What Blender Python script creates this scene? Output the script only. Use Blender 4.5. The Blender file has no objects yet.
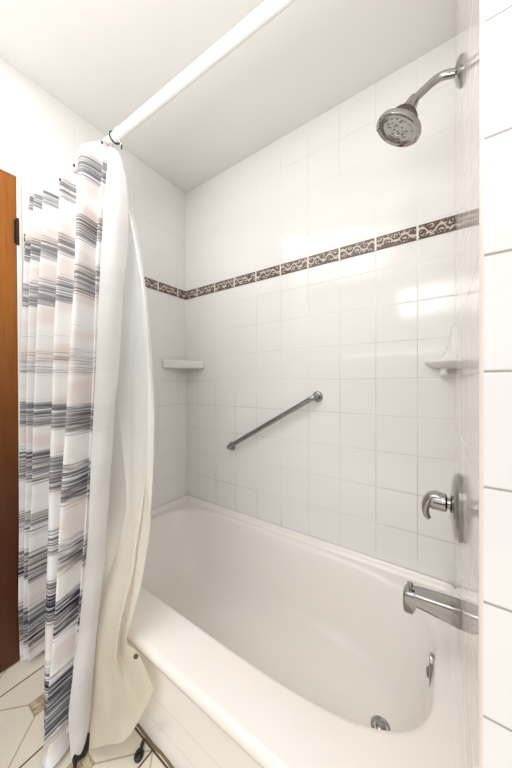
import bpy, bmesh, math, random
from mathutils import Vector, Matrix

random.seed(7)
D = bpy.data
C = bpy.context.scene.collection

# ------------------------------------------------------------------ room sizes (metres)
H = 1.171                       # eye height
XL, XR, YB, YS = -1.463, 0.0443, 1.2845, 0.4833
ZC = 2.4815
T = 0.1585                      # tile pitch
ZROW = 1.6607                   # a horizontal grout line under the border
XG = -0.0792                    # a vertical grout line on the back wall
BZ0, BZ1 = 1.748, 1.805         # decorative border
F, YAW, PIT, ROL = 271.39, math.radians(34.3), math.radians(-0.35), math.radians(0.19)


def sight(u, v):
    """direction of a line of sight measured on the photograph"""
    a, b = (u - 256) / F, -(v - 384.37) / F
    r = a * math.cos(ROL) + b * math.sin(ROL)
    w = -a * math.sin(ROL) + b * math.cos(ROL)
    d = math.cos(PIT) - w * math.sin(PIT)
    z = math.sin(PIT) + w * math.cos(PIT)
    c, s = math.cos(YAW), math.sin(YAW)
    return Vector((r * c - d * s, r * s + d * c, z))


def at(u, v, x=None, y=None, z=None):
    R = sight(u, v)
    if x is not None:
        k = x / R.x
    elif y is not None:
        k = y / R.y
    else:
        k = (z - H) / R.z
    return Vector((0, 0, H)) + R * k


def along(u, v, depth):
    R = sight(u, v)
    return Vector((0, 0, H)) + R * (depth / (R.y * math.cos(YAW) - R.x * math.sin(YAW)))


# ------------------------------------------------------------------ object helpers
def link(o, parent=None):
    C.objects.link(o)
    if parent is not None:
        o.parent = parent
    return o


def smooth(me, angle=None):
    for p in me.polygons:
        p.use_smooth = True
    if angle is not None:
        try:
            me.set_sharp_from_angle(angle=math.radians(angle))
        except Exception:
            pass


def obj(name, bm, mat, parent=None, sm=True, angle=40):
    bmesh.ops.recalc_face_normals(bm, faces=bm.faces[:])
    me = D.meshes.new(name)
    bm.to_mesh(me)
    bm.free()
    me.materials.append(mat)
    if sm:
        smooth(me, angle)
    o = D.objects.new(name, me)
    return link(o, parent)


def tag(o, label, cat, group=None):
    o['label'] = label
    o['category'] = cat
    if group:
        o['group'] = group
    return o


def thing(name, label, cat, loc=(0, 0, 0), group=None):
    o = D.objects.new(name, None)
    o.empty_display_size = 0.05
    o.location = loc
    link(o)
    return tag(o, label, cat, group)


def struct(name, bm, mat, sm=False):
    o = obj(name, bm, mat, None, sm)
    o['kind'] = 'structure'
    return o


def box(bm, x0, x1, y0, y1, z0, z1, bev=0.0, seg=2):
    vs = [bm.verts.new(p) for p in ((x0, y0, z0), (x1, y0, z0), (x1, y1, z0), (x0, y1, z0),
                                    (x0, y0, z1), (x1, y0, z1), (x1, y1, z1), (x0, y1, z1))]
    fs = [bm.faces.new([vs[i] for i in q]) for q in
          ((3, 2, 1, 0), (4, 5, 6, 7), (0, 1, 5, 4), (1, 2, 6, 5), (2, 3, 7, 6), (3, 0, 4, 7))]
    if bev:
        es = list({e for f in fs for e in f.edges})
        bmesh.ops.bevel(bm, geom=es, offset=bev, segments=seg, profile=0.6, affect='EDGES')


def frame_of(d):
    d = d.normalized()
    up = Vector((0, 0, 1)) if abs(d.z) < 0.95 else Vector((1, 0, 0))
    a = d.cross(up).normalized()
    return a, d.cross(a).normalized()


def rings(bm, loops, closed=True, cap0=True, cap1=True):
    """skin a list of vertex loops"""
    n = len(loops[0])
    R = [[bm.verts.new(p) for p in L] for L in loops]
    for A, B in zip(R, R[1:]):
        for i in range(n if closed else n - 1):
            j = (i + 1) % n
            bm.faces.new((A[i], A[j], B[j], B[i]))
    if cap0:
        bm.faces.new(R[0][::-1])
    if cap1:
        bm.faces.new(R[-1])
    return R


def tube(bm, pts, rad, n=16, cap=True):
    pts = [Vector(p) for p in pts]
    if not isinstance(rad, (list, tuple)):
        rad = [rad] * len(pts)
    loops = []
    a = None
    for i, p in enumerate(pts):
        d = (pts[min(i + 1, len(pts) - 1)] - pts[max(i - 1, 0)]).normalized()
        if a is None:
            a, b = frame_of(d)
        else:
            a = (a - d * a.dot(d)).normalized()
            b = d.cross(a)
        loops.append([p + (a * math.cos(2 * math.pi * k / n) + b * math.sin(2 * math.pi * k / n)) * rad[i] for k in range(n)])
    rings(bm, loops, True, cap, cap)


def lathe(bm, o, d, prof, n=32):
    """revolve (along, radius) pairs about the axis d through o"""
    o, d = Vector(o), Vector(d).normalized()
    a, b = frame_of(d)
    loops = [[o + d * t + (a * math.cos(2 * math.pi * k / n) + b * math.sin(2 * math.pi * k / n)) * max(r, 1e-4)
              for k in range(n)] for t, r in prof]
    rings(bm, loops)


def spline(P, n):
    """Catmull-Rom through the points P, n samples"""
    P = [Vector(p) for p in P]
    if len(P) == 1:
        return [P[0]] * n
    E = [P[0] * 2 - P[1]] + P + [P[-1] * 2 - P[-2]]
    out = []
    m = len(P) - 1
    for k in range(n):
        t = k / (n - 1) * m
        i = min(int(t), m - 1)
        f = t - i
        p0, p1, p2, p3 = E[i:i + 4]
        out.append(0.5 * ((2 * p1) + (p2 - p0) * f + (2 * p0 - 5 * p1 + 4 * p2 - p3) * f * f
                          + (3 * p1 - p0 - 3 * p2 + p3) * f ** 3))
    return out


# ------------------------------------------------------------------ material helpers
class NT:
    def __init__(self, name):
        self.m = D.materials.new(name)
        self.m.use_nodes = True
        self.t = self.m.node_tree
        self.t.nodes.clear()
        self.out = self.t.nodes.new('ShaderNodeOutputMaterial')

    def n(self, kind, **kw):
        x = self.t.nodes.new(kind)
        for k, v in kw.items():
            setattr(x, k, v)
        return x

    def put(self, sock, v):
        if hasattr(v, 'is_output'):
            self.t.links.new(v, sock)
        else:
            sock.default_value = v

    def math(self, op, a, b=0.0, c=0.0, clamp=False):
        x = self.n('ShaderNodeMath', operation=op, use_clamp=clamp)
        for s, v in zip(x.inputs, (a, b, c)):
            self.put(s, v)
        return x.outputs[0]

    def smooth(self, x, lo, hi):
        r = self.n('ShaderNodeMapRange', interpolation_type='SMOOTHSTEP')
        self.put(r.inputs[0], x)
        self.put(r.inputs[1], lo)
        self.put(r.inputs[2], hi)
        return r.outputs[0]

    def mix(self, f, a, b):
        x = self.n('ShaderNodeMix', data_type='RGBA')
        self.put(x.inputs[0], f)
        self.put(x.inputs[6], a)
        self.put(x.inputs[7], b)
        return x.outputs[2]

    def noise(self, vec, scale, detail=3.0, rough=0.5):
        x = self.n('ShaderNodeTexNoise')
        if vec is not None:
            self.put(x.inputs['Vector'], vec)
        x.inputs['Scale'].default_value = scale
        x.inputs['Detail'].default_value = detail
        x.inputs['Roughness'].default_value = rough
        return x.outputs[0]

    def xyz(self):
        g = self.n('ShaderNodeNewGeometry')
        s = self.n('ShaderNodeSeparateXYZ')
        self.put(s.inputs[0], g.outputs['Position'])
        return g.outputs['Position'], s.outputs[0], s.outputs[1], s.outputs[2]

    def vec(self, x, y, z):
        c = self.n('ShaderNodeCombineXYZ')
        for s, v in zip(c.inputs, (x, y, z)):
            self.put(s, v)
        return c.outputs[0]

    def bump(self, h, strength, dist=0.002):
        b = self.n('ShaderNodeBump')
        b.inputs['Strength'].default_value = strength
        b.inputs['Distance'].default_value = dist
        self.put(b.inputs['Height'], h)
        return b.outputs[0]

    def bsdf(self, col, rough=0.5, metal=0.0, normal=None, **kw):
        p = self.n('ShaderNodeBsdfPrincipled')
        self.put(p.inputs['Base Color'], col)
        self.put(p.inputs['Roughness'], rough)
        self.put(p.inputs['Metallic'], metal)
        if normal is not None:
            self.put(p.inputs['Normal'], normal)
        for k, v in kw.items():
            self.put(p.inputs[k], v)
        return p.outputs[0]

    def end(self, shader):
        self.t.links.new(shader, self.out.inputs[0])
        return self.m


def rgb(r, g, b):
    """8-bit display colour to linear"""
    def f(c):
        c /= 255
        return c / 12.92 if c < 0.04045 else ((c + 0.055) / 1.055) ** 2.4
    return (f(r), f(g), f(b), 1)


def plain(name, col, rough=0.5, metal=0.0, grain=0.0, scale=20, **kw):
    k = NT(name)
    p, x, y, z = k.xyz()
    c = col
    if grain:
        n = k.noise(p, scale, 4)
        d = tuple(v * (1 - grain) for v in col[:3]) + (1,)
        c = k.mix(n, d, col)
    return k.end(k.bsdf(c, rough, metal, **kw))


def line_dist(k, c, off, pitch):
    """distance to the nearest grout line of a repeating grid"""
    f = k.math('FRACT', k.math('DIVIDE', k.math('SUBTRACT', c, off), pitch))
    return k.math('MULTIPLY', k.math('SUBTRACT', 0.5, k.math('ABSOLUTE', k.math('SUBTRACT', f, 0.5))), pitch)


def tile_mat(name, axis, off, pitch, tile, grout, gw=0.0014, rough=0.10, upper=True, dirt=0.7, wavy=0.25, relief=0.35):
    k = NT(name)
    p, x, y, z = k.xyz()
    h = x if axis == 'x' else y
    dv = line_dist(k, h, off, pitch)
    dz = line_dist(k, z, ZROW, T)
    if upper:                                   # taller rows above the decorative border
        du = line_dist(k, z, 1.985, 0.165)
        dz = k.math('ADD', k.math('MULTIPLY', dz, k.math('LESS_THAN', z, BZ1)),
                    k.math('MULTIPLY', du, k.math('GREATER_THAN', z, BZ1)))
    d = k.math('MINIMUM', dv, dz)
    g = k.math('SUBTRACT', 1.0, k.smooth(d, gw * 0.5, gw * 1.5))
    stain = k.smooth(k.noise(p, 2.3, 2), 0.42, 0.62)
    vis = k.math('ADD', 1.0 - dirt, k.math('MULTIPLY', stain, dirt))
    low = k.smooth(z, 1.75, 0.45)               # grout is dirtier low down
    if name != 'tile_end':
        vis = k.math('MULTIPLY', vis, k.math('ADD', 0.45, k.math('MULTIPLY', low, 0.55)))
    tint = k.noise(p, 1.5, 1)
    warm = tuple(a * b for a, b in zip(tile[:3], (0.985, 0.982, 0.975))) + (1,)
    c = k.mix(k.math('MULTIPLY', g, vis), k.mix(tint, tile, warm), grout)
    hgt = k.math('SUBTRACT', k.smooth(d, 0.0, 0.004), k.math('MULTIPLY', k.noise(p, 9, 1), wavy))
    nrm = k.bump(hgt, relief, 0.0015) if relief else None
    rr = k.math('ADD', rough, k.math('MULTIPLY', g, 0.4))
    return k.end(k.bsdf(c, rr, 0, nrm, IOR=1.5))


TILE = rgb(241, 240.5, 239)
M_back = tile_mat('tile_back', 'x', XG, T, TILE, rgb(192, 188, 184))
M_left = tile_mat('tile_left', 'y', 1.212, 0.1535, TILE, rgb(198, 194, 190))
M_faucet = tile_mat('tile_faucet', 'y', YB, T, rgb(236, 231, 226), rgb(170, 160, 152), gw=0.0011, rough=0.09, upper=False, relief=0)  # darker, warmer tile: this wall's shade is put into its colour
M_end = tile_mat('tile_end', 'x', -0.30, 0.61, rgb(246, 246, 246), rgb(170, 160, 155), gw=0.0017, upper=False, dirt=0.1)
M_ceil = plain('ceiling_paint', rgb(238, 237, 235), 0.85, 0, 0.04, 3)
M_white = plain('white_paint', rgb(240, 237, 232), 0.4, 0, 0.03, 12)
M_bull = plain('bullnose_glaze', rgb(243, 232, 222), 0.2, 0, 0.03, 8)
M_cer = plain('white_ceramic', rgb(240, 239, 236), 0.12, 0, 0.02, 8)
M_tip = plain('dark_brown_tip', rgb(60, 52, 46), 0.5)
M_rod = plain('white_rod_cover', rgb(244, 246, 244), 0.35)
M_chrome = plain('chrome', (0.40, 0.39, 0.38, 1), 0.09, 1.0)
M_dkchrome = plain('brushed_steel', (0.34, 0.34, 0.34, 1), 0.2, 1.0, 0.1, 60)
M_black = plain('black_plastic_and_shade', rgb(32, 28, 26), 0.4)
M_green = plain('dark_green_plastic', rgb(30, 72, 58), 0.35)
M_rust = plain('rusty_magnet', rgb(110, 84, 62), 0.6, 0, 0.4, 200)
M_hinge = plain('dark_bronze', rgb(58, 36, 22), 0.4, 0.6, 0.3, 90)


def tub_mat():
    k = NT('tub_enamel')
    p, x, y, z = k.xyz()
    n = k.noise(p, 2.2, 3)
    c = k.mix(n, rgb(247, 243, 238), rgb(243, 237, 230))
    return k.end(k.bsdf(c, 0.16, 0, None, IOR=1.5))


M_tub = tub_mat()


def floor_mat():
    k = NT('floor_tile')
    p, x, y, z = k.xyz()
    P = 0.30
    fx = k.math('SUBTRACT', k.math('FRACT', k.math('DIVIDE', k.math('ADD', x, 1.360), P)), 0.5)
    fy = k.math('SUBTRACT', k.math('FRACT', k.math('DIVIDE', k.math('SUBTRACT', y, 0.222), P)), 0.5)
    ax, ay = k.math('ABSOLUTE', fx), k.math('ABSOLUTE', fy)
    m = k.math('MAXIMUM', ax, ay)
    grout = k.smooth(m, 0.487, 0.494)
    diag = k.math('SUBTRACT', 1.0, k.smooth(k.math('ABSOLUTE', k.math('SUBTRACT', ax, ay)), 0.008, 0.018))
    ins = k.math('SUBTRACT', 1.0, k.smooth(m, 0.095, 0.105))
    edge = k.math('SUBTRACT', 1.0, k.smooth(k.math('ABSOLUTE', k.math('SUBTRACT', m, 0.10)), 0.006, 0.014))
    base = k.mix(k.noise(p, 7, 4), rgb(236, 229, 214), rgb(222, 213, 196))
    marb = k.mix(k.smooth(k.noise(p, 55, 5, 0.7), 0.38, 0.62), rgb(160, 140, 108), rgb(208, 194, 166))
    c = k.mix(k.math('MULTIPLY', diag, 0.75), base, rgb(176, 158, 130))
    c = k.mix(ins, c, marb)
    c = k.mix(k.math('MULTIPLY', edge, 0.5), c, rgb(150, 128, 98))
    c = k.mix(grout, c, rgb(92, 72, 54))
    return k.end(k.bsdf(c, k.math('ADD', 0.25, k.math('MULTIPLY', grout, 0.5)), 0, k.bump(k.math('SUBTRACT', 1.0, grout), 0.4, 0.002)))


M_floor = floor_mat()


def wood_mat():
    k = NT('orange_varnished_wood')
    p, x, y, z = k.xyz()
    v = k.vec(k.math('MULTIPLY', x, 5.0), k.math('MULTIPLY', y, 14.0), k.math('MULTIPLY', z, 1.1))
    n = k.noise(v, 2.2, 6, 0.62)
    v2 = k.vec(x, k.math('MULTIPLY', y, 90.0), k.math('MULTIPLY', z, 3.0))
    n2 = k.noise(v2, 2.0, 3)
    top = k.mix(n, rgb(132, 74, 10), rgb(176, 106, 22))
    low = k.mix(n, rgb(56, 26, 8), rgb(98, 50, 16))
    c = k.mix(k.smooth(z, 1.7, 0.5), top, low)      # darker towards the floor
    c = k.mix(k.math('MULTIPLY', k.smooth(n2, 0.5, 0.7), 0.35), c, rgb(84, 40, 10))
    return k.end(k.bsdf(c, 0.32, 0, k.bump(n2, 0.1, 0.001)))


M_wood = wood_mat()


def border_mat(name, axis, off, pitch):
    """brown scroll relief on cream, one tile per pitch"""
    k = NT(name)
    p, x, y, z = k.xyz()
    h = x if axis == 'x' else y
    d = line_dist(k, h, off, pitch)
    zc = k.math('SUBTRACT', z, (BZ0 + BZ1) / 2)
    zr = zc
    zc = k.math('ADD', zc, k.math('MULTIPLY', k.math('SUBTRACT', k.noise(p, 38.0, 2), 0.5), 0.016))
    ph = k.math('MULTIPLY', k.math('SUBTRACT', h, off), 2 * math.pi / pitch * 2.5)
    w = k.math('MULTIPLY', k.math('SINE', ph), 0.013)
    vine = k.math('SUBTRACT', 1.0, k.smooth(k.math('ABSOLUTE', k.math('SUBTRACT', zc, w)), 0.0026, 0.0052))
    # leaves curling off the vine
    q = k.vec(k.math('MULTIPLY', h, 62.0), k.math('MULTIPLY', z, 80.0), 0.0)
    wv = k.n('ShaderNodeTexWave', wave_type='RINGS', rings_direction='SPHERICAL')
    sx = k.math('SUBTRACT', k.math('FRACT', k.math('DIVIDE', k.math('SUBTRACT', h, off), pitch / 5)), 0.5)
    k.put(wv.inputs['Vector'], k.vec(k.math('MULTIPLY', sx, 1.1), k.math('MULTIPLY', k.math('ADD', zc, w), 30.0), 0.0))
    wv.inputs['Scale'].default_value = 0.75
    wv.inputs['Distortion'].default_value = 3.0
    leaf = k.smooth(wv.outputs[1], 0.56, 0.74)
    brk = k.smooth(k.noise(q, 0.8, 2), 0.42, 0.55)
    f = k.math('MAXIMUM', vine, k.math('MULTIPLY', leaf, brk))
    e = k.math('SUBTRACT', 1.0, k.smooth(k.math('SUBTRACT', (BZ1 - BZ0) / 2, k.math('ABSOLUTE', zr)), 0.004, 0.007))
    f = k.math('MULTIPLY', f, k.math('SUBTRACT', 1.0, e))
    c = k.mix(f, rgb(92, 74, 62), rgb(210, 200, 188))
    gro = k.math('SUBTRACT', 1.0, k.smooth(d, 0.003, 0.005))
    c = k.mix(gro, c, rgb(236, 232, 226))
    return k.end(k.bsdf(c, 0.2, 0, k.bump(f, 0.3, 0.002)))


M_bord_b = border_mat('border_back', 'x', XG, T)
M_bord_l = border_mat('border_left', 'y', 1.212, 0.1535)


def cloth_shader(k, c, through, rough=0.75):
    a = k.bsdf(c, rough, 0, None, **{'Specular IOR Level': 0.2})
    t = k.n('ShaderNodeBsdfTranslucent')
    k.put(t.inputs[0], c)
    mx = k.n('ShaderNodeMixShader')
    mx.inputs[0].default_value = through
    k.t.links.new(a, mx.inputs[1])
    k.t.links.new(t.outputs[0], mx.inputs[2])
    return mx.outputs[0]


BANDS = [(2.045, .018, .5), (1.955, .055, 1), (1.735, .06, 1), (1.545, .07, .95), (1.37, .03, .5), (1.25, .06, .8), (1.045, .065, 1),
         (0.83, .085, 1), (0.60, .06, .9), (0.42, .075, 1), (0.17, .11, 1)]


def stripe_mat(name, strength, through=0.18):
    k = NT(name)
    tc = k.n('ShaderNodeUVMap')
    s = k.n('ShaderNodeSeparateXYZ')
    k.put(s.inputs[0], tc.outputs[0])
    u, v = s.outputs[0], s.outputs[1]
    v = k.math('ADD', v, k.math('MULTIPLY', k.math('SUBTRACT', k.noise(k.vec(u, v, 0.0), 4.0, 1), 0.5), 0.012))
    mask = 0.0
    for c, hw, amp in BANDS:
        d = k.math('ABSOLUTE', k.math('SUBTRACT', v, c))
        b = k.math('MULTIPLY', k.math('SUBTRACT', 1.0, k.smooth(d, hw * 0.5, hw * 1.4)), amp)
        mask = k.math('MAXIMUM', mask, b)
    st = k.noise(k.vec(k.math('MULTIPLY', u, 1.0), k.math('MULTIPLY', v, 105.0), 3.0), 1.0, 3, 0.7)
    fine = k.noise(k.vec(k.math('MULTIPLY', u, 4.0), k.math('MULTIPLY', v, 300.0), 9.0), 1.0, 2, 0.6)
    st = k.math('ADD', k.math('MULTIPLY', st, 0.62), k.math('MULTIPLY', fine, 0.38))
    thr = k.math('SUBTRACT', 0.74, k.math('MULTIPLY', mask, 0.285))
    ink = k.smooth(st, k.math('SUBTRACT', thr, 0.07), k.math('ADD', thr, 0.09))
    ink = k.math('MULTIPLY', ink, k.math('ADD', 0.80, k.math('MULTIPLY', k.smooth(v, 1.2, 0.3), 0.2)))
    ink = k.math('MULTIPLY', ink, k.math('MULTIPLY', k.math('ADD', 0.10, k.math('MULTIPLY', mask, 0.92)), strength))
    dark = k.mix(k.smooth(k.noise(k.vec(k.math('MULTIPLY', u, 3.0), k.math('MULTIPLY', v, 20.0), 1.0), 1.0, 2), 0.42, 0.58),
                 rgb(44, 40, 62), rgb(102, 100, 108))
    tan = k.smooth(k.noise(k.vec(k.math('MULTIPLY', u, 1.0), k.math('MULTIPLY', v, 11.0), 5.0), 1.0, 1), 0.45, 0.62)
    ground = k.mix(k.math('MULTIPLY', tan, strength), rgb(246, 245, 245), rgb(238, 230, 226))
    c = k.mix(ink, ground, dark)
    return k.end(cloth_shader(k, c, through))


M_stripe = stripe_mat('striped_cotton', 1.0)
M_hem = stripe_mat('pale_reverse_cotton', 0.05, 0.35)


def liner_mat(name, clear):
    k = NT(name)
    p, x, y, z = k.xyz()
    c = k.mix(k.smooth(z, 1.3, 0.45), rgb(245, 246, 246), rgb(243, 238, 227))
    c = k.mix(k.smooth(z, 0.6, 0.15), c, rgb(236, 228, 212))
    n = k.noise(p, 14, 3)
    a = cloth_shader(k, c, 0.45, 0.35)
    t = k.n('ShaderNodeBsdfTransparent')
    t.inputs[0].default_value = (0.98, 0.98, 0.97, 1)
    mx = k.n('ShaderNodeMixShader')
    k.put(mx.inputs[0], k.math('MULTIPLY', k.math('ADD', clear - 0.06, k.math('MULTIPLY', n, 0.12)), k.math('ADD', 0.15, k.math('MULTIPLY', k.smooth(z, 0.6, 1.05), 0.85))))
    k.t.links.new(a, mx.inputs[1])
    k.t.links.new(t.outputs[0], mx.inputs[2])
    return k.end(mx.outputs[0])


M_liner = liner_mat('frosted_vinyl', 0.24)
M_linerhem = liner_mat('frosted_vinyl_doubled', 0.06)


def nozzle_mat():
    k = NT('nozzle_plate')
    p, x, y, z = k.xyz()
    tc = k.n('ShaderNodeTexCoord')
    vo = k.n('ShaderNodeTexVoronoi')
    k.put(vo.inputs['Vector'], tc.outputs['Object'])
    vo.inputs['Scale'].default_value = 95
    d = k.smooth(vo.outputs['Distance'], 0.22, 0.42)
    c = k.mix(d, rgb(96, 94, 90), rgb(186, 184, 180))
    return k.end(k.bsdf(c, 0.3, 0.35, k.bump(d, 0.4, 0.002)))


M_nozzle = nozzle_mat()

# ------------------------------------------------------------------ the setting
bm = bmesh.new()
box(bm, XL - 0.05, 1.6, -1.6, YB + 0.05, -0.08, 0.0)
struct('floor', bm, M_floor)
bm = bmesh.new()
box(bm, XL - 0.12, 1.6, -1.6, YB + 0.12, ZC, ZC + 0.08)
struct('ceiling', bm, M_ceil)
bm = bmesh.new()
box(bm, XL - 0.12, XR + 0.4, YB, YB + 0.12, 0, ZC)
struct('wall_back', bm, M_back)
DY0, DY1, DZ = -0.42, 0.376, 2.031           # door opening
bm = bmesh.new()
box(bm, XL - 0.12, XL, DY1 + 0.014, YB, 0, ZC)
box(bm, XL - 0.12, XL, DY0 - 0.014, DY1 + 0.014, DZ + 0.014, ZC)
box(bm, XL - 0.12, XL, -1.6, DY0 - 0.014, 0, ZC)
struct('wall_left', bm, M_left)
bm = bmesh.new()
box(bm, XR, XR + 0.42, YS + 0.006, YB, 0, ZC)
struct('wall_right', bm, M_faucet)
bm = bmesh.new()
box(bm, XR + 0.0035, XR + 0.42, YS, YS + 0.006, 0, ZC)
struct('wall_end', bm, M_end)
bm = bmesh.new()                              # rounded bullnose edge between the two tiled faces
loops = []
for z in (0.0, ZC):
    L = [Vector((XR + 0.004, YS + 0.008, z))]
    L += [Vector((XR + 0.004 - 0.0048 * math.sin(a), YS + 0.0044 - 0.0048 * math.cos(a), z)) for a in [i * math.pi / 16 for i in range(9)]]
    loops.append(L)
rings(bm, loops)
struct('trim_1', bm, M_bull, True)
bm = bmesh.new()
box(bm, XL, XR, YB - 0.004, YB, BZ0, BZ1, 0.001, 1)
struct('trim_2', bm, M_bord_b)
bm = bmesh.new()
box(bm, XL, XL + 0.004, 0.40, YB - 0.004, BZ0, BZ1, 0.001, 1)
struct('trim_3', bm, M_bord_l)
bm = bmesh.new()                              # narrow white jamb round the door
box(bm, XL - 0.12, XL + 0.004, DY1 + 0.002, DY1 + 0.018, 0, DZ + 0.018, 0.002, 1)
box(bm, XL - 0.12, XL + 0.004, DY0 - 0.018, DY0 - 0.002, 0, DZ + 0.018, 0.002, 1)
box(bm, XL - 0.12, XL + 0.004, DY0 - 0.002, DY1 + 0.002, DZ + 0.002, DZ + 0.018, 0.002, 1)
struct('trim_4', bm, M_white)

bm = bmesh.new()
box(bm, XL - 0.042, XL - 0.002, DY0, DY1, 0.006, DZ, 0.002, 1)
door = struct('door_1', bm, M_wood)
for z0 in (1.755, 0.295):
    bm = bmesh.new()
    box(bm, XL - 0.003, XL + 0.001, DY1 - 0.008, DY1 + 0.003, z0, z0 + 0.098, 0.001, 1)
    tube(bm, [(XL + 0.004, DY1 + 0.003, z0 - 0.006), (XL + 0.004, DY1 + 0.003, z0 + 0.104)], 0.005, 12)
    obj('hinge', bm, M_hinge, door)

# ------------------------------------------------------------------ bathtub
N = 160


def superloop(x0, x1, y0, y1, z, e, bow=0.0):
    """rounded outline; bow pushes the middle of the front edge inwards"""
    cx, cy, a, b = (x0 + x1) / 2, (y0 + y1) / 2, (x1 - x0) / 2, (y1 - y0) / 2
    L = []
    for k in range(N):
        t = 2 * math.pi * (k + 0.5) / N
        c, s = math.cos(t), math.sin(t)
        px = cx + a * math.copysign(abs(c) ** (2 / e), c)
        py = cy + b * math.copysign(abs(s) ** (2 / e), s)
        L.append(Vector((px, py, z)))
    return L


def rim_outline(inset, z, front):
    """the outer rectangle, its points matched to the basin loops"""
    x0, x1, y0, y1 = XL + inset, XR - 0.0005, front, YB - inset - 0.001
    return superloop(x0, x1, y0, y1, z, 40)


RZ = 0.368
loops = []
FR = 0.486
# apron, from the floor up, with two raised steps
for z, fr in ((0.0, 0.533), (0.079, 0.5315), (0.082, 0.5314), (0.085, 0.528), (0.087, 0.5278), (0.090, 0.5277), (0.172, 0.524), (0.175, 0.5238), (0.178, 0.520), (0.180, 0.5198), (0.183, 0.5197), (0.29, 0.513),
              (0.30, 0.512), (0.322, 0.500), (0.330, 0.491), (0.342, FR + 0.001), (0.352, FR), (0.360, FR + 0.003), (RZ - 0.002, FR + 0.009), (RZ, FR + 0.018)):
    loops.append(rim_outline(0.002, z, fr))
# flat rim, rolled edge, basin
BX0, BX1, BY0, BY1 = XL + 0.062, -0.010, 0.630, YB - 0.050
EX = 4.0


def basin(off, z, e=EX, left=0.0, right=0.0, front=0.0, back=0.0):
    return superloop(BX0 + off + left, BX1 - off - right, BY0 + off + front, BY1 - off - back, z, e)


loops.append(basin(-0.014, RZ))
loops.append(basin(-0.006, RZ - 0.001))
loops.append(basin(0.000, RZ - 0.006))
loops.append(basin(0.005, RZ - 0.016))
loops.append(basin(0.008, RZ - 0.035, left=0.006))
loops.append(basin(0.014, 0.26, left=0.04, right=0.005, front=0.004, back=0.006, e=3.6))
loops.append(basin(0.024, 0.18, left=0.09, right=0.01, front=0.006, back=0.014, e=3.3))
loops.append(basin(0.040, 0.11, left=0.14, right=0.015, front=0.008, back=0.022, e=3.0))
loops.append(basin(0.062, 0.075, left=0.18, right=0.02, front=0.01, back=0.03, e=2.9))
loops.append(basin(0.095, 0.060, left=0.22, right=0.03, front=0.03, back=0.04, e=2.8))
loops.append(basin(0.18, 0.056, left=0.25, right=0.04, front=0.04, back=0.05, e=2.5))
loops.append(basin(0.28, 0.055, left=0.3, right=0.05, front=0.02, back=0.02, e=2.2))
bm = bmesh.new()
rings(bm, loops)
tub = obj('bathtub', bm, M_tub, None, True, 60)
tag(tub, 'white enamel bathtub with rounded basin and chrome drain, between the tiled walls', 'bathtub')
# low upstand where the rim meets the tiles
bm = bmesh.new()
path = [(XL + 0.004, 0.56, RZ), (XL + 0.004, YB - 0.03, RZ), (XL + 0.012, YB - 0.012, RZ), (XL + 0.03, YB - 0.004, RZ),
        (XR - 0.03, YB - 0.004, RZ), (XR - 0.012, YB - 0.012, RZ), (XR - 0.001, YB - 0.03, RZ), (XR - 0.001, 0.505, RZ)]
nrm = [(1, 0), (1, -.2), (.7, -.7), (.2, -1), (-.2, -1), (-.7, -.7), (-1, -.2), (-1, 0)]
loops = []
for (x, y, z), (nx, ny) in zip(path, nrm):
    L = []
    for o, h in ((-0.002, -0.004), (-0.002, 0.026), (0.003, 0.024), (0.007, 0.012), (0.016, 0.003), (0.026, -0.004)):
        L.append(Vector((x + nx * o, y + ny * o, z + h)))
    loops.append(L)
rings(bm, loops)
obj('caulk_upstand', bm, M_tub, tub, True, 60)

# grimy caulk where the apron meets the floor
bm = bmesh.new()
L0 = []
for i in range(40):
    x = XL + 0.005 + (XR - XL - 0.01) * i / 39
    wv = 0.002 * math.sin(i * 1.7) + 0.0015 * math.sin(i * 4.1)
    L0.append([Vector((x, 0.5335, 0.0)), Vector((x, 0.5255 + wv, 0.0005)), Vector((x, 0.528 + wv, 0.003)), Vector((x, 0.5327, 0.005 + wv))])
rings(bm, L0)
ck = obj('base_caulk', bm, plain('grimy_caulk', rgb(140, 118, 88), 0.8, 0, 0.45, 60), tub)
ck['label'] = 'grimy brown caulk along the floor'

# drain
DR = Vector((-0.160, 0.942, 0.0565))
bm = bmesh.new()
lathe(bm, DR, (0, 0, 1), [(0, 0.030), (0.004, 0.030), (0.006, 0.026), (0.004, 0.021), (0.001, 0.020), (0.001, 0.003)], 28)
dr = obj('drain', bm, M_chrome, tub)
dr['label'] = 'round chrome drain in the tub floor'
bm = bmesh.new()
lathe(bm, DR + Vector((0, 0, 0.001)), (0, 0, 1), [(0, 0.016), (0.008, 0.0165), (0.011, 0.013), (0.013, 0.004)], 24)
obj('stopper', bm, M_dkchrome, dr)

# overflow plate with trip lever on the tap end of the basin
OF = Vector((-0.0200, 0.965, 0.300))
bm = bmesh.new()
loops = []
for t, r in ((0.004, 0.95), (-0.003, 1.0), (-0.007, 0.97), (-0.009, 0.86), (-0.0095, 0.6)):
    loops.append([Vector((t, 0.023 * r * math.cos(2 * math.pi * k / 32), 0.056 * r * math.copysign(abs(math.sin(2 * math.pi * k / 32)) ** 0.8, math.sin(2 * math.pi * k / 32)))) for k in range(32)])
rings(bm, loops)
bmesh.ops.translate(bm, verts=bm.verts[:], vec=OF)
of = obj('overflow_plate', bm, M_chrome, tub)
of['label'] = 'oval chrome overflow plate'
bm = bmesh.new()
tube(bm, [(-0.008, 0, 0.012), (-0.012, 0, 0.006), (-0.0135, 0, -0.006), (-0.012, 0, -0.020)], [0.004, 0.0045, 0.0045, 0.0035], 12)
bmesh.ops.translate(bm, verts=bm.verts[:], vec=OF)
obj('trip_lever', bm, M_chrome, of)

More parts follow.
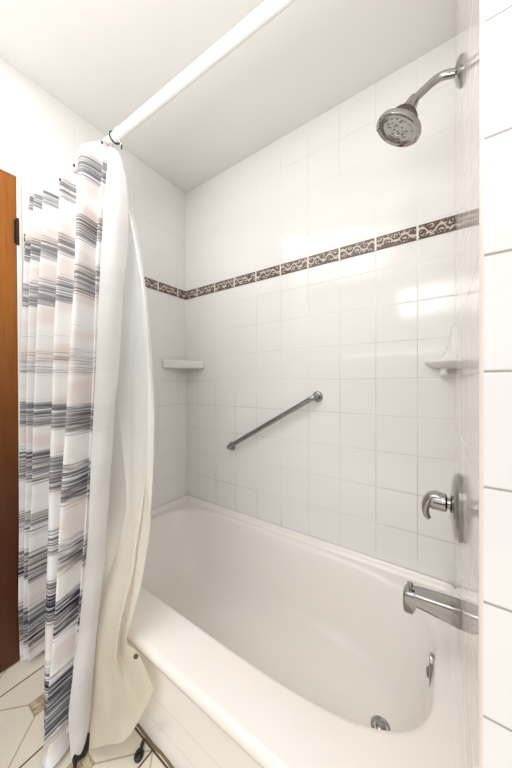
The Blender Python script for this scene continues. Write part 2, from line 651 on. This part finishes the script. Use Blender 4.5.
# ------------------------------------------------------------------ tub spout
SY, SZ = 0.90, 0.555
sp = thing('tub_spout', 'chrome tub spout with diverter knob low on the tap wall above the tub rim', 'spout', (XR, SY, SZ))
bm = bmesh.new()
loops = []
#            x       top    bottom  half width
for x, zt, zb, hw in ((0.0, 0.026, -0.031, 0.026), (-0.004, 0.027, -0.032, 0.027), (-0.03, 0.026, -0.028, 0.0265), (-0.06, 0.024, -0.024, 0.026),
                      (-0.085, 0.022, -0.021, 0.026), (-0.102, 0.0205, -0.020, 0.0255), (-0.105, 0.020, -0.034, 0.025), (-0.112, 0.019, -0.046, 0.0245),
                      (-0.128, 0.017, -0.047, 0.024), (-0.133, 0.014, -0.043, 0.0225), (-0.135, 0.009, -0.034, 0.019)):
    zc, hz = (zt + zb) / 2, (zt - zb) / 2
    L = []
    for k in range(28):
        t = 2 * math.pi * k / 28
        c, s = math.cos(t), math.sin(t)
        L.append(Vector((x, hw * math.copysign(abs(c) ** 0.42, c), zc + hz * math.copysign(abs(s) ** 0.42, s))))
    loops.append(L)
rings(bm, loops)
obj('spout_body', bm, M_chrome, sp, True, 50)
bm = bmesh.new()
lathe(bm, (-0.118, 0, 0.016), (0, 0, 1), [(0, 0.004), (0.008, 0.004), (0.010, 0.008), (0.016, 0.0085), (0.018, 0.006), (0.0185, 0.001)], 18)
obj('diverter_knob', bm, M_chrome, sp)

# ------------------------------------------------------------------ shower valve
VZ = 0.838
va = thing('shower_valve', 'round chrome shower valve with curved lever above the tub spout', 'shower valve', (XR, 0.90, VZ))
bm = bmesh.new()
lathe(bm, (0.001, 0, 0), (-1, 0, 0), [(0, 0.086), (0.009, 0.0875), (0.015, 0.083), (0.020, 0.068), (0.023, 0.045), (0.026, 0.028), (0.027, 0.001)], 48)
obj('escutcheon', bm, M_chrome, va)
bm = bmesh.new()
lathe(bm, (-0.022, 0, 0.004), (-1, 0, 0), [(0, 0.014), (0.008, 0.014), (0.009, 0.020), (0.013, 0.0245), (0.042, 0.0235), (0.048, 0.020), (0.050, 0.001)], 32)
obj('handle_hub', bm, M_chrome, va)
bm = bmesh.new()
loops = []
for (x, z, w, h) in ((-0.044, 0.018, 0.020, 0.011), (-0.056, 0.020, 0.0205, 0.012), (-0.067, 0.015, 0.020, 0.013), (-0.075, 0.003, 0.019, 0.0125),
                     (-0.080, -0.012, 0.0175, 0.011), (-0.081, -0.027, 0.0155, 0.0095), (-0.078, -0.040, 0.013, 0.0085), (-0.072, -0.048, 0.009, 0.006)):
    loops.append((x, z, w, h))
out = []
for i, (x, z, w, h) in enumerate(loops):
    a, b = loops[max(i - 1, 0)], loops[min(i + 1, len(loops) - 1)]
    d = Vector((b[0] - a[0], 0, b[1] - a[1])).normalized()
    nn = Vector((-d.z, 0, d.x))
    out.append([Vector((x, 0, z)) + nn * (h * math.sin(2 * math.pi * k / 16)) + Vector((0, w * math.cos(2 * math.pi * k / 16), 0)) for k in range(16)])
rings(bm, out)
obj('lever', bm, M_chrome, va, True, 60)

# ------------------------------------------------------------------ shower head on its arm
sh = thing('overhead_shower', 'chrome shower head on a curved arm high on the tap wall', 'shower head', (XR, 0.90, 1.988))
bm = bmesh.new()
lathe(bm, (0.001, 0, 0), (-1, 0, 0), [(0, 0.033), (0.005, 0.034), (0.010, 0.030), (0.014, 0.022), (0.016, 0.014), (0.017, 0.0105)], 36)
obj('flange', bm, M_chrome, sh)
o = Vector((XR, 0.90, 1.988))
arm = [Vector((-0.002, 0, 0)), at(440, 77, y=.9) - o, at(425, 89, y=.895) - o, at(413, 101, y=.888) - o]
bm = bmesh.new()
tube(bm, spline(arm, 22), 0.0105, 18)
obj('shower_arm', bm, M_chrome, sh)
nd = Vector((-0.50, -0.01, -0.87)).normalized()          # the way the spray face looks
fc = at(397.5, 131, y=.868) - o
nk = at(412, 102, y=.888) - o
bm = bmesh.new()
pts = spline([nk + Vector((0.006, 0, 0.006)), nk + (fc - nk) * 0.25, nk + (fc - nk) * 0.6, fc - nd * 0.020], 12)
rad = [0.014, 0.016, 0.0175, 0.019, 0.021, 0.023, 0.0255, 0.0275, 0.030, 0.033, 0.037, 0.041]
tube(bm, pts, rad, 28)
obj('head_body', bm, M_chrome, sh)
bm = bmesh.new()
lathe(bm, fc - nd * 0.024, nd, [(0, 0.040), (0.005, 0.052), (0.011, 0.060), (0.018, 0.0635), (0.025, 0.0625), (0.0265, 0.058), (0.024, 0.0555), (0.022, 0.054)], 48)
a, b = frame_of(nd)
ax = nd.cross(nd.cross(Vector((0, 0, 1)))).normalized()
for s in (-1, 1):
    lathe(bm, fc + ax * (0.0575 * s) - nd * 0.004, nd, [(0, 0.006), (0.005, 0.006), (0.007, 0.004)], 12)
obj('spray_ring', bm, M_chrome, sh)
bm = bmesh.new()
lathe(bm, fc - nd * 0.006, nd, [(0, 0.055), (0.003, 0.055), (0.004, 0.045), (0.003, 0.043), (0.005, 0.041), (0.006, 0.018), (0.004, 0.017), (0.0055, 0.014), (0.006, 0.001)], 48)
obj('spray_face', bm, M_nozzle, sh)

# ------------------------------------------------------------------ grab bar
gl, gr_ = at(227.5, 447.5, y=YB - 0.045), at(314.3, 397, y=YB - 0.045)
gb = thing('grab_bar', 'slanting steel grab bar screwed to the tiled back wall', 'grab bar', ((gl.x + gr_.x) / 2, YB, (gl.z + gr_.z) / 2))
o = Vector(gb.location)
d = (gr_ - gl).normalized()
bm = bmesh.new()
A, B = gl - o, gr_ - o
W = Vector((0, 0.045, 0))
pts = [A + W, A + W * 0.45, A + W * 0.12 + d * 0.004, A + d * 0.018, A + d * 0.05]
pts = spline(pts, 14) + [A + d * (0.05 + (B - A - d * 0.1).length * k / 6) for k in range(1, 6)] + \
      spline([B - d * 0.05, B - d * 0.018, B + W * 0.12 - d * 0.004, B + W * 0.45, B + W], 14)
tube(bm, pts, 0.0125, 18)
obj('rail', bm, M_dkchrome, gb)
for P in (A, B):
    bm = bmesh.new()
    lathe(bm, P + W + Vector((0, 0.0008, 0)), (0, -1, 0), [(0, 0.026), (0.004, 0.026), (0.008, 0.023), (0.010, 0.017), (0.010, 0.013)], 30)
    for k in range(3):
        t = 2 * math.pi * k / 3 + 0.5
        lathe(bm, P + W + Vector((0.0195 * math.cos(t), -0.007, 0.0195 * math.sin(t))), (0, -1, 0), [(0, 0.0036), (0.002, 0.003)], 10)
    obj('mounting_flange', bm, M_dkchrome, gb)

# ------------------------------------------------------------------ corner shelf, back left
cs = thing('corner_shelf', 'white triangular ceramic shelf in the back left corner above the tub', 'shelf', (XL, YB, 1.29))
bm = bmesh.new()


def tri(r1, r2, z, cut=0.02):
    return [Vector((0.001, -0.001, z)), Vector((r1, -0.001, z)), Vector((r1, -cut, z)),
            Vector((r1 * 0.55 + 0.008, -r2 * 0.50 - 0.008, z)), Vector((cut, -r2, z)), Vector((0.001, -r2, z))]


rings(bm, [tri(0.160, 0.176, -0.026), tri(0.178, 0.196, -0.020), tri(0.182, 0.200, -0.010), tri(0.182, 0.200, 0.018), tri(0.178, 0.196, 0.022),
           tri(0.166, 0.184, 0.022), tri(0.160, 0.178, 0.015)])
obj('shelf_slab', bm, M_cer, cs, True, 35)
bm = bmesh.new()
box(bm, 0.001, 0.012, -0.200, -0.004, 0.012, 0.040, 0.004, 2)
obj('end_lip', bm, M_cer, cs)

# ------------------------------------------------------------------ soap dish, right corner
sd = thing('soap_dish', 'white ceramic soap dish in the corner beside the tap wall', 'soap dish', (XR, YB, 1.245))
bm = bmesh.new()


def quarter(r, z, rr=None):
    rr = rr or r
    return [Vector((0.0004, 0.0004, z))] + [Vector((0.0004 - r * math.sin(t), 0.0004 - rr * math.cos(t), z)) for t in [i * math.pi / 2 / 14 for i in range(15)]]


rings(bm, [quarter(0.040, -0.026), quarter(0.066, -0.018), quarter(0.086, -0.009), quarter(0.098, -0.001), quarter(0.100, 0.003), quarter(0.096, 0.006)])
obj('tray', bm, M_cer, sd, True, 50)
bm = bmesh.new()
rings(bm, [quarter(0.084, 0.002), quarter(0.060, 0.012), quarter(0.042, 0.026), quarter(0.029, 0.048), quarter(0.021, 0.078), quarter(0.016, 0.11), quarter(0.013, 0.138), quarter(0.008, 0.145)])
obj('back_spine', bm, M_cer, sd, True, 60)
bm = bmesh.new()
lathe(bm, (-0.034, -0.034, -0.022), (0, 0, -1), [(0, 0.015), (0.010, 0.012), (0.016, 0.014), (0.024, 0.013), (0.029, 0.008), (0.030, 0.001)], 20)
obj('hanging_knob', bm, M_cer, sd)

# ------------------------------------------------------------------ shower rod
p1, p2 = at(115.5, 137, z=2.10), at(281, 0, z=2.10)
rd = (p2 - p1) / (p2.x - p1.x)
rl = p1 + rd * (XL - p1.x)
rr_ = p1 + rd * (XR - p1.x)
rod = thing('shower_rod', 'white covered shower rod running across from wall to wall above the tub', 'shower rod', tuple(rl))
o = Vector(rl)
bm = bmesh.new()
tube(bm, [Vector((0.002, 0, 0)), (rl + (rr_ - rl) * 0.5) - o, rr_ - o - Vector((0.002, 0, 0))], 0.0165, 24)
obj('pole', bm, M_rod, rod)
for P, s in ((Vector((0, 0, 0)), 1), (rr_ - o, -1)):
    bm = bmesh.new()
    lathe(bm, P, (s, 0, 0), [(0, 0.034), (0.006, 0.034), (0.012, 0.024), (0.022, 0.021), (0.024, 0.017)], 28)
    obj('end_flange', bm, M_rod, rod)

# ------------------------------------------------------------------ curtains
def sheet(bm, lines, nt, ns, uvscale=(1, 1), wob=0.0, closed=False):
    """loft a cloth through vertical key lines; uv = (metres across, height)"""
    cols = [spline(L, nt) for L in lines]
    grid = []
    for j in range(nt):
        grid.append(spline([c[j] for c in cols], ns))
    uvl = bm.loops.layers.uv.verify()
    V, U = [], []
    for j in range(nt):
        row, ur, acc = [], [], 0.0
        for i in range(ns):
            p = grid[j][i].copy()
            if wob:
                p.y += wob * math.sin(p.z * 9 + i * 0.55) * math.sin(i * 0.31 + p.z * 3.1)
            if i:
                acc += (grid[j][i] - grid[j][i - 1]).length
            row.append(bm.verts.new(p))
            ur.append(acc)
        V.append(row)
        U.append(ur)
    for j in range(nt - 1):
        for i in range(ns - 1):
            f = bm.faces.new((V[j][i], V[j][i + 1], V[j + 1][i + 1], V[j + 1][i]))
            for lp, (jj, ii) in zip(f.loops, ((j, i), (j, i + 1), (j + 1, i + 1), (j + 1, i))):
                lp[uvl].uv = (U[jj][ii], grid[jj][ii].z)


def X(pts):
    return [at(u, v, x=x) for u, v, x in pts]


def Y(pts):
    return [at(u, v, y=y) for u, v, y in pts]


C1 = X([(30, 194, -1.445), (24, 260, -1.448), (20.5, 370, -1.448), (19, 500, -1.448), (18.6, 590, -1.448), (20, 656, -1.448)])
C2 = X([(34, 191, -1.415), (30, 260, -1.415), (27, 370, -1.415), (25, 500, -1.418), (23.5, 590, -1.42), (24, 660, -1.42)])
C3 = X([(43, 188, -1.36), (40, 260, -1.36), (35, 370, -1.36), (31, 500, -1.37), (28, 590, -1.385), (28.5, 662, -1.395)])
def Z(pts):
    return [along(u, v, d) for u, v, d in pts]


C4 = Z([(60, 166, 1.085), (57.5, 255, 1.08), (54, 345, 1.06), (50, 455, 1.02), (46.5, 600, 0.93), (43, 764, 0.815)])
C5 = Z([(79, 147, 0.985), (76, 245, 0.97), (71, 340, 0.95), (63, 460, 0.92), (55, 610, 0.86), (42, 766, 0.80)])
CE = Z([(105, 140, 1.02), (98, 240, 1.045), (94, 360, 1.03), (89, 470, 1.0), (81, 590, 0.94), (73, 680, 0.885), (67, 738, 0.865)])
C6 = Z([(104, 142, 1.01), (97.5, 240, 1.0), (93.5, 360, 0.99), (88.5, 470, 0.96), (80.5, 590, 0.905), (72, 680, 0.86), (66, 735, 0.85)])
V6 = Z([(111, 150, 1.03), (106, 240, 1.03), (101, 360, 1.02), (95, 470, 0.99), (87, 590, 0.93), (79, 680, 0.88), (74, 728, 0.865)])
CW = Z([(109, 146, 1.0), (103.5, 212, 0.985), (98.5, 303, 0.975), (95, 384, 0.96), (91, 458, 0.94), (88, 536, 0.90), (82.5, 593, 0.875), (78, 638, 0.855),
        (73, 675, 0.838), (68.5, 720, 0.815), (72, 766, 0.805)])
P1 = Z([(121, 157, 1.005), (126.5, 185, 1.02), (128, 240, 1.045), (123, 297, 1.055), (119, 370, 1.05), (115.5, 400, 1.05), (111.5, 465, 1.025), (106.5, 536, 0.985),
        (102, 585, 0.945), (96, 640, 0.905), (92, 697, 0.885), (88.5, 733, 0.873)])


def back(A, dx, dy):
    out = []
    for p in A:
        q = p + Vector((dx, dy, 0))
        q.y = min(q.y, 0.522)
        out.append(q)
    return out


S0 = [p + Vector((-0.006, 0.06, 0)) for p in C1]
V12 = back(C1, 0.010, 0.085)
V23 = back(C2, 0.012, 0.09)
V34 = back(C3, 0.016, 0.095)
V45 = back(C4, 0.014, 0.075)
curt = thing('shower_curtain', 'striped navy and grey fabric shower curtain bunched beside the wooden door', 'shower curtain', (-1.2, 0.40, 0.0))
CO = Vector(curt.location)


def rel(Ls, o):
    return [[p - o for p in L] for L in Ls]


bm = bmesh.new()
sheet(bm, [S0, C1, V12, C2, V23, C3, V34, C4, V45, C5, CE, C6, V6], 90, 144, wob=0.0015)
bmesh.ops.translate(bm, verts=bm.verts[:], vec=-CO)
fab = obj('striped_panel', bm, M_stripe, curt, True, None)

PM = []
for p, q in zip(spline(CW, 14), spline(P1, 14)):
    PM.append(p.lerp(q, 0.5) + Vector((0.010, 0.0, 0)))
bm = bmesh.new()
sheet(bm, [CW, PM, P1], 80, 24)
bmesh.ops.translate(bm, verts=bm.verts[:], vec=-CO)
pan = obj('plain_border', bm, M_hem, curt, True, None)
pan['label'] = 'plain white border of the curtain'
# black strip standing in for the shadow gap under the curtain's lower corner
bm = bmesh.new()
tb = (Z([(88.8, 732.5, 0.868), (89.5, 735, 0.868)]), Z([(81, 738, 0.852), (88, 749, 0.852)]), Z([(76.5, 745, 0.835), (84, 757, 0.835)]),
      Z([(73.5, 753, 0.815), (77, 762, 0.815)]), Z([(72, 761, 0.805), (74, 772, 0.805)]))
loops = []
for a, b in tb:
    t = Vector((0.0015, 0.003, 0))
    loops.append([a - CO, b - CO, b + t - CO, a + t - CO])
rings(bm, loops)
ht = obj('hem_shadow', bm, M_black, curt, True, 40)
ht['label'] = 'black strip standing in for the shadow under the lower hem corner'

# translucent liner
LA = Y([(113, 158, .60), (122, 240, .615), (120, 330, .61), (118, 400, .60), (122, 445, .585), (126.5, 490, .57), (125, 517, .555), (115.5, 555, .53),
        (103, 589, .50), (97, 635, .455), (92, 690, .44), (89, 749, .40)])
LB = Y([(116, 157, .595), (131, 240, .63), (133, 320, .635), (131, 400, .62), (130, 445, .60), (131, 490, .575), (128, 530, .55), (120, 570, .51),
        (110, 610, .468), (103, 650, .445), (103, 700, .42), (107, 745, .42)])
LQ = Y([(118, 158, .595), (137, 240, .625), (143, 320, .62), (146, 400, .60), (145, 450, .58), (141.5, 500, .55), (136, 540, .515), (131, 574, .48),
        (122, 611, .448), (116.5, 645, .436), (115, 668, .436), (121, 712, .452), (124, 741, .448)])
LV = Y([(119, 158, .60), (137, 240, .625), (146, 320, .62), (150, 400, .60), (149, 450, .58), (144.5, 500, .56), (139, 540, .53), (134, 574, .496),
        (125, 611, .472), (120, 641, .462), (124, 664, .462), (139, 702, .472), (138, 722, .468)])
LR = Y([(120, 158, .61), (131, 200, .615), (142, 260, .61), (148, 311, .60), (154, 396, .575), (153.5, 460, .555), (151, 510, .53), (149, 536, .515),
        (141, 585, .48), (131, 621, .462), (127, 642, .455), (138, 653, .455), (154, 689, .482)])
LF = Y([(119, 158, .59), (124, 190, .59), (129.5, 216, .595), (139, 268, .595), (145, 310, .59), (148, 359, .572), (148, 421, .558), (146, 480, .54),
        (150.6, 514, .528)])
LR_up = LR[:6] + Y([(151, 514, .529)])
G1 = [p + Vector((0.012, 0.030 if p.z > 0.55 else 0.012, 0)) for p in
      Y([(115, 158, .585), (128, 240, .62), (130, 330, .615), (130, 400, .61), (131, 445, .59), (132, 490, .575), (131, 517, .56), (124, 555, .535),
         (112, 589, .50), (105, 635, .462), (98, 690, .445), (94, 740, .42)])]
G0 = [p + Vector((-0.012, 0.022 if p.z > 0.55 else 0.006, 0)) for p in
      Y([(112, 159, .585), (116, 240, .61), (113, 330, .605), (110, 400, .60), (108, 445, .585), (106, 490, .57), (104, 517, .545), (102, 555, .505),
         (98, 589, .482), (95, 635, .452), (90, 690, .445), (87, 738, .42)])]
liner = thing('shower_liner', 'frosted vinyl shower liner hanging outside the bathtub rim', 'shower liner', (-0.85, 0.5, 0.0))
LO = Vector(liner.location)
bm = bmesh.new()
sheet(bm, [G0, G1, LA, LB, LQ, LV, LR], 84, 72)
bmesh.ops.translate(bm, verts=bm.verts[:], vec=-LO)
obj('vinyl_sheet', bm, M_liner, liner, True, None)
bm = bmesh.new()
LR2 = [p + Vector((0.0, -0.002, 0)) for p in spline(LR_up, 14)]
LM2 = [p.lerp(q, 0.5) + Vector((0.003, -0.006, 0)) for p, q in zip(spline(LR_up, 14), spline(LF, 14))]
sheet(bm, [LR2, LM2, LF], 84, 14)
bmesh.ops.translate(bm, verts=bm.verts[:], vec=-LO)
fe = obj('folded_edge', bm, M_linerhem, liner, True, None)
fe['label'] = 'doubled white edge of the liner'
bm = bmesh.new()
mg = at(136.0, 656, y=.452) - LO
lathe(bm, mg, (0.55, -0.8, 0), [(0, 0.007), (0.003, 0.007), (0.004, 0.005), (0.0045, 0.001)], 16)
mo = obj('hem_magnet', bm, M_rust, liner)
mo['label'] = 'small rusty hem magnet'

# curtain hooks on the rod
hook_spots = [(60, 179, 1.06, 'small dark-tipped curtain hook on the rod nearest the wooden door'),
              (74, 165, 1.05, 'small dark-tipped curtain hook on the rod, second from the wooden door'),
              (102, 142, 1.00, 'small dark-tipped curtain hook where the striped fabric meets its plain white border'),
              (121.5, 146, 1.02, 'dark-tipped curtain hook on the rod holding the frosted liner'),
              (110.5, 137, 1.02, 'dark green curtain ring round the rod above the plain white border')]


for u, v, dep, lab in hook_spots:
    tip = along(u, v, dep)
    x = min(max(tip.x, XL + 0.05), XR)
    c0 = rl + rd * (x - XL)
    h = thing('curtain_hook', lab, 'curtain hook', tuple(c0), 'curtain hooks on the rod')
    green = 'green' in lab
    R0 = 0.0195 if green else 0.0185
    arc = [Vector((0, R0 * math.cos(q), R0 * math.sin(q))) for q in [math.radians(w_) for w_ in range(-80, 200, 14)]]
    bm = bmesh.new()
    if green:
        arc = [Vector((0, R0 * math.cos(q), R0 * math.sin(q))) for q in [math.radians(w_) for w_ in range(-90, 271, 12)]]
        tube(bm, spline(arc, 60), 0.0028, 8)
        obj('wire', bm, M_green, h)
    else:
        tube(bm, spline(arc + [tip - c0], 60), 0.0016, 8)
        obj('wire', bm, M_rod, h)
        bm = bmesh.new()
        lathe(bm, tip - c0, (0, 0, -1), [(-0.004, 0.001), (-0.003, 0.003), (0.0, 0.0038), (0.005, 0.0034), (0.008, 0.001)] if u < 110 else
              [(-0.006, 0.001), (-0.005, 0.0028), (0.010, 0.0028), (0.014, 0.001)], 12)
        obj('dark_tip', bm, M_tip, h)

# small black fitting lying on the floor by the tub
fx = at(139, 757, z=0.0)
cl = thing('fallen_hook', 'small black and chrome hook lying on the floor tiles by the tub', 'hook', (fx.x, fx.y, 0.0))
d = Vector((at(142, 746, z=0).x - fx.x, at(142, 746, z=0).y - fx.y, 0)).normalized()
n = Vector((-d.y, d.x, 0))
bm = bmesh.new()
loop = [d * (0.011 * math.cos(t)) + n * (0.0085 * math.sin(t)) + Vector((0, 0, 0.0062)) for t in [2 * math.pi * k / 20 for k in range(21)]]
tube(bm, loop, 0.006, 10)
obj('loop', bm, M_black, cl)
bm = bmesh.new()
tube(bm, [d * 0.012 + Vector((0, 0, 0.005)), d * 0.024 + n * -0.002 + Vector((0, 0, 0.008)), d * 0.034 + n * -0.001 + Vector((0, 0, 0.007))], [0.003, 0.0065, 0.004], 12)
obj('stem', bm, M_black, cl)
bm = bmesh.new()
lathe(bm, d * -0.004 + Vector((0, 0, 0.0)), (0, 0, 1), [(0, 0.005), (0.004, 0.005), (0.007, 0.002)], 14)
obj('stud', bm, M_chrome, cl)

# ------------------------------------------------------------------ light
w = D.worlds.new('World')
bpy.context.scene.world = w
w.use_nodes = True
t = w.node_tree
t.nodes.clear()
wo = t.nodes.new('ShaderNodeOutputWorld')
bg = t.nodes.new('ShaderNodeBackground')
tc = t.nodes.new('ShaderNodeTexCoord')
sx = t.nodes.new('ShaderNodeSeparateXYZ')
ra = t.nodes.new('ShaderNodeValToRGB')
mr = t.nodes.new('ShaderNodeMapRange')
mr.inputs[1].default_value = -1
mr.inputs[2].default_value = 1
t.links.new(tc.outputs['Generated'], sx.inputs[0])
t.links.new(sx.outputs[2], mr.inputs[0])
t.links.new(mr.outputs[0], ra.inputs[0])
E = ra.color_ramp.elements
E[0].position, E[0].color = 0.25, (0.20, 0.165, 0.13, 1)
E[1].position, E[1].color = 0.66, (0.98, 0.99, 1.0, 1)
for pos, col in ((0.40, (0.17, 0.145, 0.12, 1)), (0.445, (0.12, 0.11, 0.10, 1)), (0.50, (0.14, 0.13, 0.12, 1)), (0.54, (0.80, 0.80, 0.80, 1))):
    E.new(pos).color = col
t.links.new(ra.outputs[0], bg.inputs[0])
bg.inputs[1].default_value = 1.25
t.links.new(bg.outputs[0], wo.inputs[0])


def area(name, loc, target, size, power, col=(1, 1, 1)):
    L = D.lights.new(name, 'AREA')
    L.shape = 'RECTANGLE'
    L.size, L.size_y = size
    L.energy = power
    L.color = col
    o = D.objects.new(name, L)
    o.location = loc
    o.rotation_euler = (Vector(target) - Vector(loc)).to_track_quat('-Z', 'Y').to_euler()
    C.objects.link(o)
    return o


area('vanity_light', (-0.12, -1.05, 2.10), (-0.5, 0.8, 1.2), (0.6, 0.32), 4.0, (1.0, 1.0, 1.0))
area('ceiling_light', (-0.90, -0.25, 2.44), (-0.85, -0.1, 0), (1.0, 1.0), 9, (1.0, 0.995, 0.985))
area('ceiling_fill', (-0.42, -0.42, 1.45), (-0.45, -0.30, 2.5), (0.9, 0.7), 16, (1.0, 1.0, 1.0))  # added upward fill, out of view, to brighten the ceiling

# ------------------------------------------------------------------ camera
cam = D.cameras.new('camera')
cam.sensor_fit = 'HORIZONTAL'
cam.sensor_width = 36
cam.lens = 36 * F / 512
cam.shift_y = (384.37 - 384) / 512
cam.clip_start = 0.02
co = D.objects.new('camera', cam)
C.objects.link(co)
fwd = Vector((-math.sin(YAW) * math.cos(PIT), math.cos(YAW) * math.cos(PIT), math.sin(PIT)))
right = Vector((math.cos(YAW), math.sin(YAW), 0))
up = right.cross(fwd)
r2 = right * math.cos(ROL) - up * math.sin(ROL)
u2 = up * math.cos(ROL) + right * math.sin(ROL)
Mx = Matrix((r2, u2, -fwd)).transposed().to_4x4()
Mx.translation = (0, 0, H)
co.matrix_world = Mx
bpy.context.scene.camera = co

sc = bpy.context.scene
sc.view_settings.view_transform = 'Standard'
sc.view_settings.look = 'None'
sc.view_settings.exposure = 0.26
